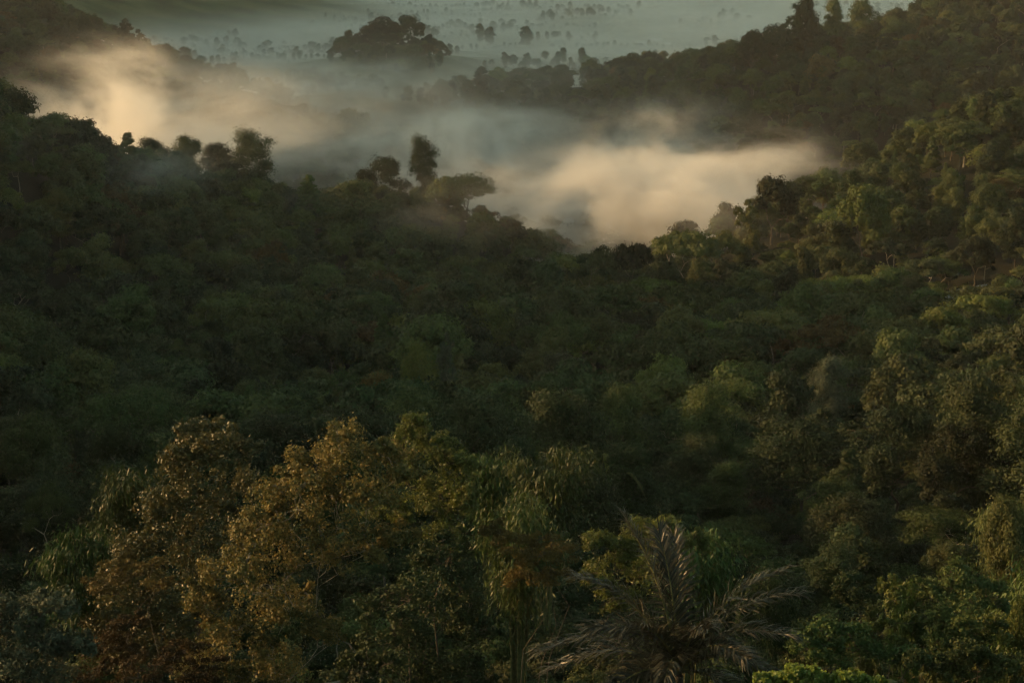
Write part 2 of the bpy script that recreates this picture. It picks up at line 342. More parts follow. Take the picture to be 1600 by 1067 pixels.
# landmark names for the labels
LM = [(1050,940,'the dark palm'),(480,830,'the copper-leaved tree'),(260,760,'the glinting bronze tree'),(820,760,'the drooping bamboo clump'),
      (850,880,'the rusty feathery bush'),(1260,1050,'the lime green bush'),(1395,960,'the thin-trunked sapling'),(60,860,'the grassy clearing'),
      (1510,455,'the striped plastic roof'),(885,342,'the white house'),(1050,500,'the pale forked trunks'),(890,430,'the misty notch'),
      (700,310,'the golden hilltop'),(395,240,'the tallest misty tree'),(50,180,'the black left shoulder'),(600,70,'the wooded mound'),
      (1230,280,'the right ridge tip'),(1290,20,'the far right crest'),(150,560,'the dark hollow'),(640,590,'the bright green crowns'),
      (1380,780,'the big dark thicket'),(1550,830,'the feathery edge tree'),(1560,640,'the pale bushy slope'),(900,620,'the middle of the basin'),
      (330,420,'the shaded left slope'),(1400,380,'the upper right slope')]
def place_phrase(u, v):
    b = min(LM, key=lambda l: ((u-l[0])/1.2)**2+(v-l[1])**2); dx = u-b[0]; dy = v-b[1]
    if abs(dx) < 18 and abs(dy) < 18: return 'at '+b[2], b
    if abs(dx) > 2.2*abs(dy): r = 'just right of ' if dx > 0 else 'just left of '
    elif abs(dy) > 2.2*abs(dx): r = 'just below ' if dy > 0 else 'just above '
    else: r = ('below and ' if dy > 0 else 'above and ')+('right of ' if dx > 0 else 'left of ')
    if math.hypot(dx,dy) > 95: r = r.replace('just ','well ') if 'just' in r else 'well '+r
    return r+b[2], b
LOOK = {'round':'round-crowned','tall':'tall narrow','spread':'flat-topped','cone':'pointed','wispy':'thin wispy','shrub':'low bushy'}
SZ = {-1:'small ',0:'',1:'big '}
ONE = {'deep green':'dark','mid green':'green','olive green':'olive','yellow green':'lime','rusty brown':'rusty'}
labelled = []
def add_tree(kind, var, tint, x, y, z, sc, rz, label=None, group=None, lod=1, squash=1.0, mats=None):
    c, tr = proto(kind, var, tint, lod)
    e = bpy.data.objects.new(NAME[kind], None); C.objects.link(e); e.location = (x,y,z); e.rotation_euler = (0,0,rz); e.scale = (sc,sc,sc*squash)
    add('trunk', tr, e); add('crown', c, e)
    u, v, dep = px(x, y, z+KIND_DIM[kind][1]*sc*squash*.7)
    setp(e, label, 'shrub' if kind=='shrub' else 'tree', group)
    if label is None: labelled.append((e, kind, tint, u, v, KIND_DIM[kind][0]*sc))

    return e
SRC = {}

# ------------------------------------------------------------------ occlusion test on the height field
def visible(x, y, ztop):
    ok = np.ones(len(x), bool)
    for f in np.linspace(.06,.97,34):
        hx = hgt(x*f, y*f) + np.where((y*f > 45), 8.0, 0.0); ok &= ~((hx > ztop*f) & (y*(1-f) > 14))
    return ok

rng = np.random.default_rng(7)
# hand-placed trees: (kind, var, tint, u, v_top, Y, size factor, label)
def ground_at(u, Y):
    x = (u-800)/FPX*1.0; z = -100.0
    for _ in range(12):
        dep = Y*math.cos(PITCH) - z*math.sin(PITCH); X = (u-800)/FPX*dep; z = h1(X, Y)
    return X, z
hand_xy = []
def find_Y(u, v, y0, y1):
    best = min(np.arange(y0, y1, 3.0), key=lambda Y: abs(px(*(ground_at(u, Y)[0], Y, ground_at(u, Y)[1]+3))[1]-v)); return float(best)
SHED_Y = find_Y(1508, 460, 430, 640)
def hand(kind, var, tint, u, v, Y, wpx, label, lod=1, cat=None, rz=None):
    """crown wpx pixels wide in the photo, top at pixel v; the base goes down to the ground there"""
    X, z = ground_at(u, Y); p = P(u, v, Y); dep = px(X, Y, p[2])[2]
    sx = wpx/FPX*dep/(2*KIND_DIM[kind][0]); Ht = max(p[2]-z, 2.0); 
    e = add_tree(kind, var, tint, X, Y, z, sx, rng.random()*6.28 if rz is None else rz, label, None, lod, 1.0)
    e.scale = (sx, sx, Ht/KIND_DIM[kind][1]/1.02); hand_xy.append((X, Y, sx*KIND_DIM[kind][0])); return e
HAND = [
 # silhouettes
 ('tall',0,'deep green',397,207,770,84,'tall dark tree standing highest out of the mist on the left ridge',0),
 ('tall',1,'deep green',343,225,755,84,'bushy upright tree left of the tallest tree on the misty left ridge',0),
 ('tall',2,'olive green',293,214,735,72,'uneven upright tree at the foot of the orange mist plume',0),
 ('tall',1,'deep green',243,214,720,66,'dark upright tree below the orange mist column',0),
 ('cone',0,'olive green',205,204,700,58,'brown-tinted pointed tree inside the orange mist column',1),
 ('round',1,'deep green',130,192,640,95,'grey-green round tree between two wisps on the left ridge',1),
 ('cone',1,'mid green',482,272,740,70,'pointed bushy tree at the right end of the left ridge trees',1),
 ('tall',0,'deep green',663,214,806,50,'tall dark oval tree rising from the pale mist',0),
 ('tall',2,'deep green',930,318,935,36,'faint upright tree drowned in mist beside the white house',1),
 ('wispy',0,'deep green',928,384,850,34,'faint wispy tree in the mist above the notch',1),
 ('round',2,'olive green',600,252,806,95,'rounded tree peeping over the golden hilltop',0),
 ('round',0,'olive green',730,278,790,105,'big golden round tree on the right shoulder of the golden hilltop',0),
 ('round',3,'olive green',560,285,775,90,'golden round tree on the left shoulder of the golden hilltop',1),
 ('round',1,'deep green',545,173,1200,60,'dark tree on the small islet in the mist',1),
 ('tall',1,'deep green',765,42,2060,18,'left one of two pale dots of trees beyond the mound',1),
 ('tall',2,'deep green',750,38,2080,16,'slim far tree just left of its twin beyond the mound',1),
 ('tall',0,'deep green',822,42,2050,22,'far tree with uneven top right of the twin trees beyond the mound',1),
 ('round',2,'deep green',640,28,1720,58,'highest round tree on the mound in the mist',1),
 ('round',3,'deep green',598,30,1720,62,'round tree on the left top of the mound in the mist',1),
 ('tall',1,'deep green',135,20,1390,26,'upright tree alone on the skyline of the far left hill',1),
 ('round',0,'deep green',73,5,1400,40,'round tree at the top of the far left hill',1),
 ('round',2,'deep green',110,25,1390,34,'rounded tree beside the upright one on the far left hill',1),
 ('wispy',1,'deep green',200,30,1370,36,'spiky bare-topped tree on the slope of the far left hill',1),
 ('wispy',2,'deep green',220,45,1365,34,'wispy tree right of the spiky bare-topped one',1),
 ('tall',0,'olive green',1255,0,1230,46,'tall thin-leaved tree on the crest of the far right hill',1),
 ('wispy',0,'olive green',1232,25,1225,44,'thin-leaved tree left of the tallest on the far right crest',1),
 ('tall',2,'olive green',1300,0,1250,34,'second thin tree on the crest of the far right hill',1),
 ('round',1,'olive green',1345,4,1270,52,'small round-topped tree on the far right crest',1),
 ('round',3,'deep green',1205,45,1215,60,'domed tree on the crest of the far right hill',1),
 ('round',1,'deep green',1172,52,1210,46,'leftmost domed tree where the far right crest drops',1),
 # flat-topped trees of the right ridge
 ('spread',0,'olive green',1070,363,552,105,'broad flat-topped tree against the glowing mist',1),
 ('spread',1,'olive green',1125,368,560,60,'smaller flat-topped tree right of the broad one against the mist',1),
 ('spread',2,'deep green',985,385,530,66,'dark parasol-like tree on the lip of the notch',1),
 ('spread',1,'deep green',930,393,525,70,'dark round-topped tree just right of the notch',1),
 ('spread',0,'mid green',1065,445,440,110,'flat green tree showing pale forked trunks under its crown',1),
 ('spread',2,'mid green',960,450,445,90,'flat-topped tree left of the one with pale forked trunks',1),
 ('spread',1,'mid green',880,500,380,90,'flat-topped tree in the middle of the basin with thin fan-like limbs',1),
 ('wispy',2,'olive green',1165,310,585,50,'open branchy tree leaning into the glowing mist',1),
 ('round',2,'deep green',1205,283,615,78,'rounded dark tree at the tip of the right ridge',1),
 ('tall',1,'olive green',1255,385,500,44,'slim tree with a bare pale trunk on the right ridge',1),
 ('tall',0,'deep green',1225,420,470,46,'straight-trunked tree below the flat-topped pair on the right ridge',1),
 ('round',0,'yellow green',1345,300,545,90,'bright-topped wide tree at the middle of the right ridge',1),
 # basin
 ('round',0,'yellow green',655,548,300,70,'brightest yellow-green tree in the basin',0),
 ('round',3,'mid green',545,590,265,85,'light green domed tree at the left of the basin',0),
 ('round',1,'rusty brown',590,588,262,80,'brownish round tree beside the light green domed one',0),
 ('wispy',1,'grey',700,520,330,36,'small pale-leaved tree in the middle of the basin',0),
 ('tall',2,'grey',1290,560,270,80,'grey-leaved tree with bare twisting limbs on the right slope',0),
 ('round',0,'deep green',1250,670,190,190,'large dark billowing tree in front of the right slope',0),
 ('round',2,'deep green',1400,650,185,200,'biggest dark tree of the big dark thicket',0),
 ('round',1,'deep green',1090,690,190,120,'dark round tree above the palm',0),
 ('round',3,'mid green',1130,600,255,130,'dull green dome in the middle of the right basin',0),
 ('round',1,'olive green',1560,600,230,150,'pale olive bushy tree at the right edge of the photo',0),
 ('round',2,'mid green',190,672,185,110,'leafy green dome above the glinting bronze tree',0),
 ('round',0,'mid green',60,665,185,130,'leafy green dome at the left edge above the clearing',0),
 ('spread',1,'mid green',82,765,130,78,'little spreading tree standing in the grassy clearing',0),
 ('round',3,'deep green',960,700,180,110,'dark tree behind the drooping bamboo clump',0),
 ('tall',1,'olive green',1555,780,110,110,'narrow feathery tree at the right edge',0),
 ('wispy',1,'yellow green',1397,905,72,64,'slender sapling with thin dark trunk and yellowish tip',0),
 ('wispy',0,'olive green',1345,945,74,50,'small sparse sapling left of the slender yellow-tipped one',0),
 ('tall',0,'olive green',1500,890,82,130,'loose olive tree at the lower right',0),
 ('tall',2,'yellow green',1575,940,74,110,'bushy yellowish tree at the lower right corner',0),
 ('round',1,'deep green',1180,905,85,120,'black-green bush in the shade right of the palm',0),
]
for k,vv,ti,u,v,Y,wp,lab,lod in HAND: hand(k,vv,ti,u,v,Y,wp,lab,lod)
HX = np.array(hand_xy)

# ------------------------------------------------------------------ scattered forest
def scatter(y0, y1, sp, xw, seed):
    r = np.random.default_rng(seed); out = []
    yy = np.arange(y0, y1, sp*.87)
    for j, y in enumerate(yy):
        hw = xw(y); n = int(2*hw/sp); x = -hw + (np.arange(n)+.5*(j%2))*sp
        out.append(np.stack([x+r.normal(size=n)*sp*.26, y+r.normal(size=n)*sp*.26],1))
    return np.concatenate(out)
hw = lambda y: y*.33+30
cand = np.concatenate([scatter(122,330,10.4,hw,1), scatter(330,900,11.6,hw,2), scatter(900,1330,12.5,lambda y:y*.34,3), scatter(1330,1850,15,lambda y:y*.34,4)])
z = hgt(cand[:,0], cand[:,1])
dep = cand[:,1]*math.cos(PITCH) - z*math.sin(PITCH); uu = 800+FPX*cand[:,0]/dep; vv = 533.5-FPX*(cand[:,1]*math.sin(PITCH)+(z+10)*math.cos(PITCH))/dep
keep = np.ones(len(cand), bool)
patch = np.sin(cand[:,0]*.017+1)*np.cos(cand[:,1]*.013+.5)+.5*np.sin(cand[:,0]*.045+cand[:,1]*.037)+rng.normal(size=len(cand))*.25
flat_land = z < FLOOR+9
keep &= ~(flat_land & (cand[:,1] < 1300) & (patch < -.55))        # gaps on the misty valley floor
keep &= ~((cand[:,1] > 1300) & (z < FLOOR+12) & (patch < .75))    # open plain
keep &= ~((uu < 170) & (vv > 745) & (vv < 930))                   # the grassy clearing
keep &= ~((uu > 1475) & (uu < 1550) & (cand[:,1] > SHED_Y-42) & (cand[:,1] < SHED_Y+7))    # the plastic roofs stand clear
keep &= ~((abs(uu-886) < 26) & (abs(cand[:,1]-975) < 90))
keep &= ~((uu > 880) & (uu < 950) & (cand[:,1] > 1330) & (cand[:,1] < 1700) & (rng.random(len(cand)) < .6))
for (hx,hy,hr) in HX: keep &= np.hypot(cand[:,0]-hx, cand[:,1]-hy) > hr*.62+2.0
cand = cand[keep]; z = z[keep]; uu = uu[keep]; vv = vv[keep]; patch = patch[keep]; n = len(cand)
kinds = []; tints = []; scs = []; vars_ = []
for i_ in range(n):
    u, v, y = uu[i_], vv[i_], cand[i_,1]; r = rng.random()
    right = u > 880 and 350 < v < 560
    if right: k = 'spread' if r < .38 else ('round' if r < .72 else ('tall' if r < .9 else 'wispy'))
    elif y > 1330 and z[i_] < FLOOR+14: k = 'tall' if r < .6 else 'round'
    else: k = 'round' if r < .62 else ('tall' if r < .82 else ('spread' if r < .92 else ('wispy' if r < .96 else 'cone')))
    r = rng.random() + .10*patch[i_]
    if v > 640: tt = 'deep green' if r < .68 else ('mid green' if r < .9 else 'olive green')
    elif u > 1350 and v > 420: tt = 'deep green' if r < .3 else ('mid green' if r < .6 else ('olive green' if r < .9 else 'yellow green'))
    elif (u-700)**2/200**2+(v-360)**2/110**2 < 1: tt = 'olive green' if r < .7 else ('rusty brown' if r < .82 else 'mid green')
    else: tt = 'deep green' if r < .40 else ('mid green' if r < .68 else ('olive green' if r < .93 else ('rusty brown' if r < .97 else 'yellow green')))
    s = (.52+.62*rng.random()**1.3+.12*patch[i_])*(.70 if y < 170 else (.92 if y < 330 else (1.12 if u < 900 or y > 760 else .92)))
    if y > 1330 and z[i_] < FLOOR+14: s *= .75
    kinds.append(k); tints.append(tt); scs.append(s); vars_.append(int(rng.integers(NVAR[k])))
kinds = np.array(kinds); tints = np.array(tints); scs = np.array(scs); vars_ = np.array(vars_)
Hs = np.array([KIND_DIM[k][1] for k in kinds])*scs; Rs = np.array([KIND_DIM[k][0] for k in kinds])*scs
vis = visible(cand[:,0], cand[:,1], z+Hs) & (uu > -20) & (uu < 1620) & (vv > -30) & (vv < 1100)
size = np.where(vis, Rs/cand[:,1], 0)
order = np.argsort(-size); N_IND = 240
ind = set(order[:N_IND].tolist())
def lod_of(y): return 0 if y < 240 else (1 if y < 760 else 2)
first = {}
rest = []
for i_ in range(n):
    k, tt, va, y = kinds[i_], tints[i_], int(vars_[i_]), cand[i_,1]; ld = lod_of(y)
    if i_ in ind:
        sq = .85+.35*rng.random()
        e = add_tree(k, va, tt, cand[i_,0], y, z[i_], scs[i_], rng.random()*6.28, None, None, ld, sq)
    elif size[i_] > 0 or True:
        rest.append((i_, (k, va, tt, max(ld,1))))
# ------------------------------------------------------------------ the far forest as one mass
def scatter_object(name, items, label, cat):
    """items: list of (x,y,z,scale,rz,(kind,var,tint,lod)); each species variant is placed on its own share of the points"""
    keys = sorted(set(i[5] for i in items)); kid = {k:j for j,k in enumerate(keys)}
    me = bpy.data.meshes.new(name); me.vertices.add(len(items)); me.vertices.foreach_set('co', np.array([i[:3] for i in items], np.float32).ravel())
    for nm, tp, val in (('sc','FLOAT',[i[3] for i in items]),('rz','FLOAT',[i[4] for i in items]),('k','INT',[kid[i[5]] for i in items])):
        a = me.attributes.new(nm, tp, 'POINT'); a.data.foreach_set('value', np.array(val, np.float32 if tp=='FLOAT' else np.int32))
    ob = add(name, me); ng = bpy.data.node_groups.new(name, 'GeometryNodeTree')
    ng.interface.new_socket('Geometry', in_out='INPUT', socket_type='NodeSocketGeometry'); ng.interface.new_socket('Geometry', in_out='OUTPUT', socket_type='NodeSocketGeometry')
    gi = ng.nodes.new('NodeGroupInput'); go = ng.nodes.new('NodeGroupOutput'); jn = ng.nodes.new('GeometryNodeJoinGeometry')
    def attr(nm, tp):
        a = ng.nodes.new('GeometryNodeInputNamedAttribute'); a.data_type = tp; a.inputs['Name'].default_value = nm; return a.outputs['Attribute']
    asc, arz, ak = attr('sc','FLOAT'), attr('rz','FLOAT'), attr('k','INT')
    cmb = ng.nodes.new('ShaderNodeCombineXYZ'); ng.links.new(arz, cmb.inputs['Z'])
    for k in keys:
        sub = SOURCE(k)
        if not sub: continue
        j2 = ng.nodes.new('GeometryNodeJoinGeometry')
        for s in sub:
            oi = ng.nodes.new('GeometryNodeObjectInfo'); oi.transform_space = 'ORIGINAL'; oi.inputs['Object'].default_value = s
            ng.links.new(oi.outputs['Geometry'], j2.inputs[0])
        g2 = ng.nodes.new('GeometryNodeGeometryToInstance'); ng.links.new(j2.outputs[0], g2.inputs[0])
        cp = ng.nodes.new('FunctionNodeCompare'); cp.data_type = 'INT'; cp.operation = 'EQUAL'; 
        ci = [s for s in cp.inputs if s.enabled or s.type=='INT']; ci = [s for s in cp.inputs if s.type=='INT']
        ng.links.new(ak, ci[0]); ci[1].default_value = kid[k]
        ip = ng.nodes.new('GeometryNodeInstanceOnPoints'); ng.links.new(gi.outputs[0], ip.inputs['Points']); ng.links.new(cp.outputs[0], ip.inputs['Selection'])
        ng.links.new(g2.outputs[0], ip.inputs['Instance']); ng.links.new(cmb.outputs[0], ip.inputs['Rotation']); ng.links.new(asc, ip.inputs['Scale'])
        ng.links.new(ip.outputs[0], jn.inputs[0])
    ng.links.new(jn.outputs[0], go.inputs[0])
    md = ob.modifiers.new('scatter','NODES'); md.node_group = ng
    setp(ob, label, cat, kind='stuff'); return ob
_bykey = {}
for o in C.objects:
    if o.type == 'MESH' and o.parent and o.name.startswith('crown'):
        _bykey.setdefault(o.data.name, (o, [c for c in o.parent.children if c.name.startswith('trunk')][0]))
def SOURCE(key):
    """a tree that already stands in the scene and carries this crown; if none does, the nearest kin"""
    k, va, tt, ld = key
    for cand_key in [key,(k,va,tt,1),(k,va,tt,0)]+[(k,v2,tt,l2) for l2 in (ld,1,0) for v2 in range(4)]+[(k,v2,t2,l2) for l2 in (ld,1,0) for v2 in range(4) for t2 in TINT]:
        if cand_key in PROTO and PROTO[cand_key][0].name in _bykey: return _bykey[PROTO[cand_key][0].name]
    return None
items = [(float(cand[i_,0]), float(cand[i_,1]), float(z[i_]), float(scs[i_]), rng.random()*6.28, k) for i_, k in rest]
scatter_object('forest', items, 'dense rainforest canopy covering the hills beyond the nearer trees', 'forest')

# small trees dotted over the far plain
rp = np.random.default_rng(9); pn = 7000; py = 1750+1700*rp.random(pn)**1.2; pxx = (rp.random(pn)*2-1)*py*.34; pz = hgt(pxx, py)
pp_ = np.sin(pxx*.012+py*.004)*np.cos(py*.011)+.6*np.sin(pxx*.03-py*.021)+rp.normal(size=pn)*.14
okp = (pz < FLOOR+10) & (pp_ > .30)
okp &= ~((pxx/py > .055) & (pxx/py < .105) & (py > 1900) & (py < 2110))
far_items = [(float(a), float(b), float(c_)-.5, float(.3+.55*rp.random()**2), rp.random()*6.28, ('tall' if rp.random()<.5 else 'round', int(rp.integers(3)), 'deep green', 1)) for a,b,c_ in zip(pxx[okp],py[okp],pz[okp])]
for q in range(26):                                               # hedgerows and tree lines between the fields
    hy = 1820+1500*rp.random(); hx = (rp.random()*2-1)*hy*.3; ha = rp.normal()*.35; hl = 60+160*rp.random(); hn = int(hl/7)
    tx = hx+np.linspace(-hl/2,hl/2,hn)*math.cos(ha)+rp.normal(size=hn)*1.5; ty = hy+np.linspace(-hl/2,hl/2,hn)*math.sin(ha)+rp.normal(size=hn)*2; tz = hgt(tx,ty)
    far_items += [(float(a), float(b), float(c_)-.5, float(.28+.25*rp.random()), rp.random()*6.28, ('tall' if rp.random()<.3 else 'round', int(rp.integers(3)), 'deep green', 1)) for a,b,c_ in zip(tx,ty,tz) if c_ < FLOOR+12]
scatter_object('far_trees', far_items, 'tiny trees and thickets dotted over the misty far plain', 'trees')
# labels of the individual trees
from collections import defaultdict
def name_labels():
    bucket = defaultdict(list)
    for e, k, tt, u, v, rad in labelled:
        ph, b = place_phrase(u, v); bucket[(k, tt, ph, b[2])].append((e, u, v, rad))
    for (k, tt, ph, b), L_ in bucket.items():
        L_.sort(key=lambda q: q[1]); base = f"{ONE[tt]} {LOOK[k]} tree" if k != 'shrub' else f"{ONE[tt]} bush"
        if len(L_) == 1: lab = [f"{base} {ph}"]
        elif len(L_) == 2:
            if abs(L_[0][1]-L_[1][1]) >= abs(L_[0][2]-L_[1][2]): lab = [f"left one of two {base+('e' if base.endswith('sh') else '')}s {ph}", f"right one of two {base+('e' if base.endswith('sh') else '')}s {ph}"]
            else:
                L_.sort(key=lambda q: q[2]); lab = [f"upper one of two {base+('e' if base.endswith('sh') else '')}s {ph}", f"lower one of two {base+('e' if base.endswith('sh') else '')}s {ph}"]
        else:
            od = ['leftmost','second from left','third from left','fourth from left','fifth from left','sixth from left','seventh from left','eighth from left']
            lab = [f"{od[min(i,7)] if i < len(L_)-1 else 'rightmost'} of the {base+('e' if base.endswith('sh') else '')}s {ph}" for i in range(len(L_))]
        for (e,u,v,r_), l in zip(L_, lab): 
            for cut in ('well ','just ','-crowned','-topped','tall '):
                if len(l.replace('-','x').split()) > 16 or len(l.replace('-',' ').split()) > 16: l = l.replace(cut,'')
            e['label'] = l; e['group'] = 'trees around '+b
name_labels()

# ------------------------------------------------------------------ near plants, built lobe by lobe
def lobed(name, label, cat, Y, base_u, lobes, mat, tr, nclump=16, per=120, Lf=.17, Wf=.09, stems=1, droop=0.0, rnd=.7, bark=None, thick=.75, seed=1, flat=.85, group=None, fill=1.0):
    """lobes: (u, v, radius px [, extra depth m]) read from the photo; real crown round them, as deep as it is wide"""
    r = np.random.default_rng(seed); bx, bz = ground_at(base_u, Y); base = np.array([bx, Y, bz])
    Lc = []; lr = []
    for l in lobes:
        dy = l[3] if len(l) > 3 else r.normal()*l[2]/FPX*Y*thick
        p = P(l[0], l[1], Y+dy); Lc.append(p-base); lr.append(l[2]/FPX*Y*1.08)
    Lc = np.array(Lc); lr = np.array(lr); cc = []; cr = []; n0 = len(Lc)
    for _ in range(2):
        d = sph(r, n0, -.6); q = lr[:n0]*(.35+.25*r.random(n0)); Lc = np.concatenate([Lc, Lc[:n0]+d*(lr[:n0]*1.0)[:,None]]); lr = np.concatenate([lr, q])
    for li_, (c, q) in enumerate(zip(Lc, lr)):
        nc_ = nclump if li_ < n0 else max(3, nclump//3); d = sph(r, nc_, -.55); cc.append(c+d*q*(.55+.5*r.random(nc_))[:,None]*np.array([1,1,flat])); cr.append(q*(.26+.20*r.random(nc_)))
    cc = np.concatenate(cc); cr = np.concatenate(cr)
    # thin stray twigs make the outline uneven
    V, tone = clumps_to_leaves(r, cc, cr, per, Lf, Wf, flat, rnd, droop, -.8)
    e = bpy.data.objects.new(name, None); C.objects.link(e); e.location = base; setp(e, label, cat, group)
    add('crown', mesh_np('crown', V, quads(len(V)//4), mat, tone), e)
    segs = []
    tg = np.concatenate([Lc, cc[::3]])
    if stems == 1: segs = skeleton(r, (0,0,-.6), tg, tr, .012, fork=.35)
    else:
        a = np.arctan2(Lc[:,1]-Lc[:,1].mean(), Lc[:,0]-Lc[:,0].mean()); gi_ = np.argsort(Lc[:,0]); parts = np.array_split(gi_, stems)
        for g in parts:
            cen = Lc[g].mean(0); sel = [t for t in tg if np.linalg.norm((t-cen)[:2]) < 3.0*np.max(lr) and abs(t[0]-cen[0]) < 1.6*np.ptp(Lc[:,0])/stems+.5]
            b0 = np.array([cen[0]*.12+r.normal()*.15, cen[1]*.12+r.normal()*.15, -.6])
            segs += skeleton(r, b0, sel or [cen], tr, .010, fork=.3, lean=(cen[0]*.55, cen[1]*.55, Lc[:,2].max()*.35))
    add('trunk', tubes('trunk', segs, bark or M_BARK, 6), e)
    hand_near.append((bx, Y)); return e
hand_near = []
lobed('copper_leaved_tree','big copper-leaved tree lit on its left side in the foreground','tree',74,560,
      [(545,700,42),(490,735,42),(440,780,42),(520,780,50),(585,765,46),(400,830,42),(465,850,55),(545,860,45),(350,890,38),(400,920,52),(320,945,32),(370,985,46),(450,950,48),(330,1040,44),(430,1040,48),(610,720,40),(620,840,30),(500,990,30)],
      M_COPPER, .14, 15, 125, .15, .085, stems=5, seed=11, bark=M_PALEBARK)
lobed('yellow_leaved_tree','taller yellow-green leaved tree rising behind the copper-leaved one','tree',77,650,
      [(645,665,24),(640,700,36),(690,705,28),(700,750,38),(640,760,40),(715,725,24),(668,800,40),(725,790,28),(600,800,30),(690,845,30)],
      M_GOLD, .12, 14, 105, .15, .07, stems=3, seed=12)
lobed('green_leaved_bush','dark green leafy bush in front of the copper-leaved tree at its right','bush',68,670,
      [(690,880,42),(640,940,50),(720,930,42),(600,1000,46),(680,1000,52),(745,985,34),(640,1055,50),(560,1050,36),(730,1050,40)],
      TINT['deep green'], .08, 14, 105, .16, .085, stems=4, seed=13)
lobed('bronze_leaved_tree','dark bronze-leaved tree with glinting leaves left of the copper-leaved one','tree',92,320,
      [(315,680,32),(285,710,32),(345,715,38),(390,700,18),(300,760,48),(370,765,44),(250,800,40),(330,830,55),(225,860,45),(290,895,55),(390,840,40),(185,925,42),(250,950,50),(160,985,36),(300,985,46),(215,1020,45)],
      M_GLINT, .20, 16, 120, .19, .10, stems=1, seed=14)
lobed('rusty_feathery_bush','rusty brown feathery bush between the copper-leaved tree and the palm','bush',76,830,
      [(800,850,30),(840,870,34),(880,865,30),(820,905,28),(870,900,24),(770,830,20)], TINT['rusty brown'], .05, 14, 110, .16, .04, stems=3, droop=.3, seed=15, flat=.5)
lobed('rusty_undergrowth_bush','rusty low feathery bush at the bottom left below the bronze tree','bush',66,220,
      [(170,1010,40),(230,1040,48),(290,1020,36),(140,1060,40),(320,1060,36),(200,980,28)], TINT['rusty brown'], .05, 14, 120, .16, .04, stems=3, droop=.3, seed=16, flat=.45)
lobed('rusty_branch_bush','rusty feathery bush half way up the bronze tree','bush',84,215,
      [(190,900,30),(230,895,28),(160,915,24),(255,915,20)], TINT['rusty brown'], .05, 12, 110, .16, .04, stems=2, droop=.3, seed=26, flat=.4)
lobed('grey_leaved_bush','grey-green bush with pale leaf tips at the lower left corner','bush',64,60,
      [(30,960,44),(85,950,36),(50,1020,50),(110,1010,34),(10,1050,44),(100,1065,40),(-40,990,50)], M_GREY, .06, 14, 110, .15, .08, stems=3, seed=17)
lobed('golden_bush','sunlit yellow-green bush behind the left of the palm','bush',78,990,
      [(935,850,24),(960,885,34),(1000,840,32),(1045,835,28),(1010,900,36),(960,935,28),(1085,850,22),(920,900,20)], M_GOLD, .06, 14, 110, .20, .06, stems=3, droop=.2, seed=18)
lobed('lime_green_bush','bright lime green bush at the bottom edge right of the palm','bush',46,1270,
      [(1190,1064,13),(1215,1060,14),(1240,1050,18),(1265,1058,17),(1290,1062,15),(1320,1060,14),(1345,1062,14),(1370,1068,12),(1300,1085,22),(1250,1085,24),(1350,1090,20)], M_LIME, .04, 16, 60, .12, .10, stems=4, seed=19)
lobed('small_dark_bush','small dark round bush right of the palm tips','bush',92,1320,[(1320,905,18),(1330,925,22),(1310,930,18)], TINT['deep green'], .05, 14, 90, .14, .07, seed=20)
lobed('broadleaf_bush','mid green leafy bush in the shade behind the lime green bush','bush',66,1340,
      [(1290,990,28),(1330,1000,30),(1260,1010,26),(1360,1020,24),(1420,1030,28),(1300,1030,26)], TINT['mid green'], .05, 14, 90, .15, .08, stems=3, seed=21)
lobed('olive_bush','olive bush with fine leaves at the right of the bottom edge','bush',60,1480,
      [(1440,1040,26),(1480,1055,30),(1530,1045,32),(1570,1040,34),(1610,1060,34),(1510,1020,24)], TINT['olive green'], .05, 14, 110, .14, .07, stems=3, seed=22)
lobed('olive_tree','loose olive tree with thin stems left of the yellowish corner tree','tree',72,1470,
      [(1460,925,28),(1490,905,26),(1450,965,32),(1500,960,36),(1540,930,30),(1480,1000,30),(1550,985,30),(1430,1000,20)], TINT['olive green'], .08, 13, 95, .16, .08, stems=3, seed=23)
lobed('slender_sapling','slender sapling with two dark stems and a pale yellowish tip','tree',68,1393,
      [(1380,918,12),(1405,915,16),(1395,940,16),(1385,975,14),(1360,985,14),(1420,965,12),(1340,990,10),(1400,1000,10)], M_GOLD, .055, 9, 45, .15, .08, stems=2, seed=24)

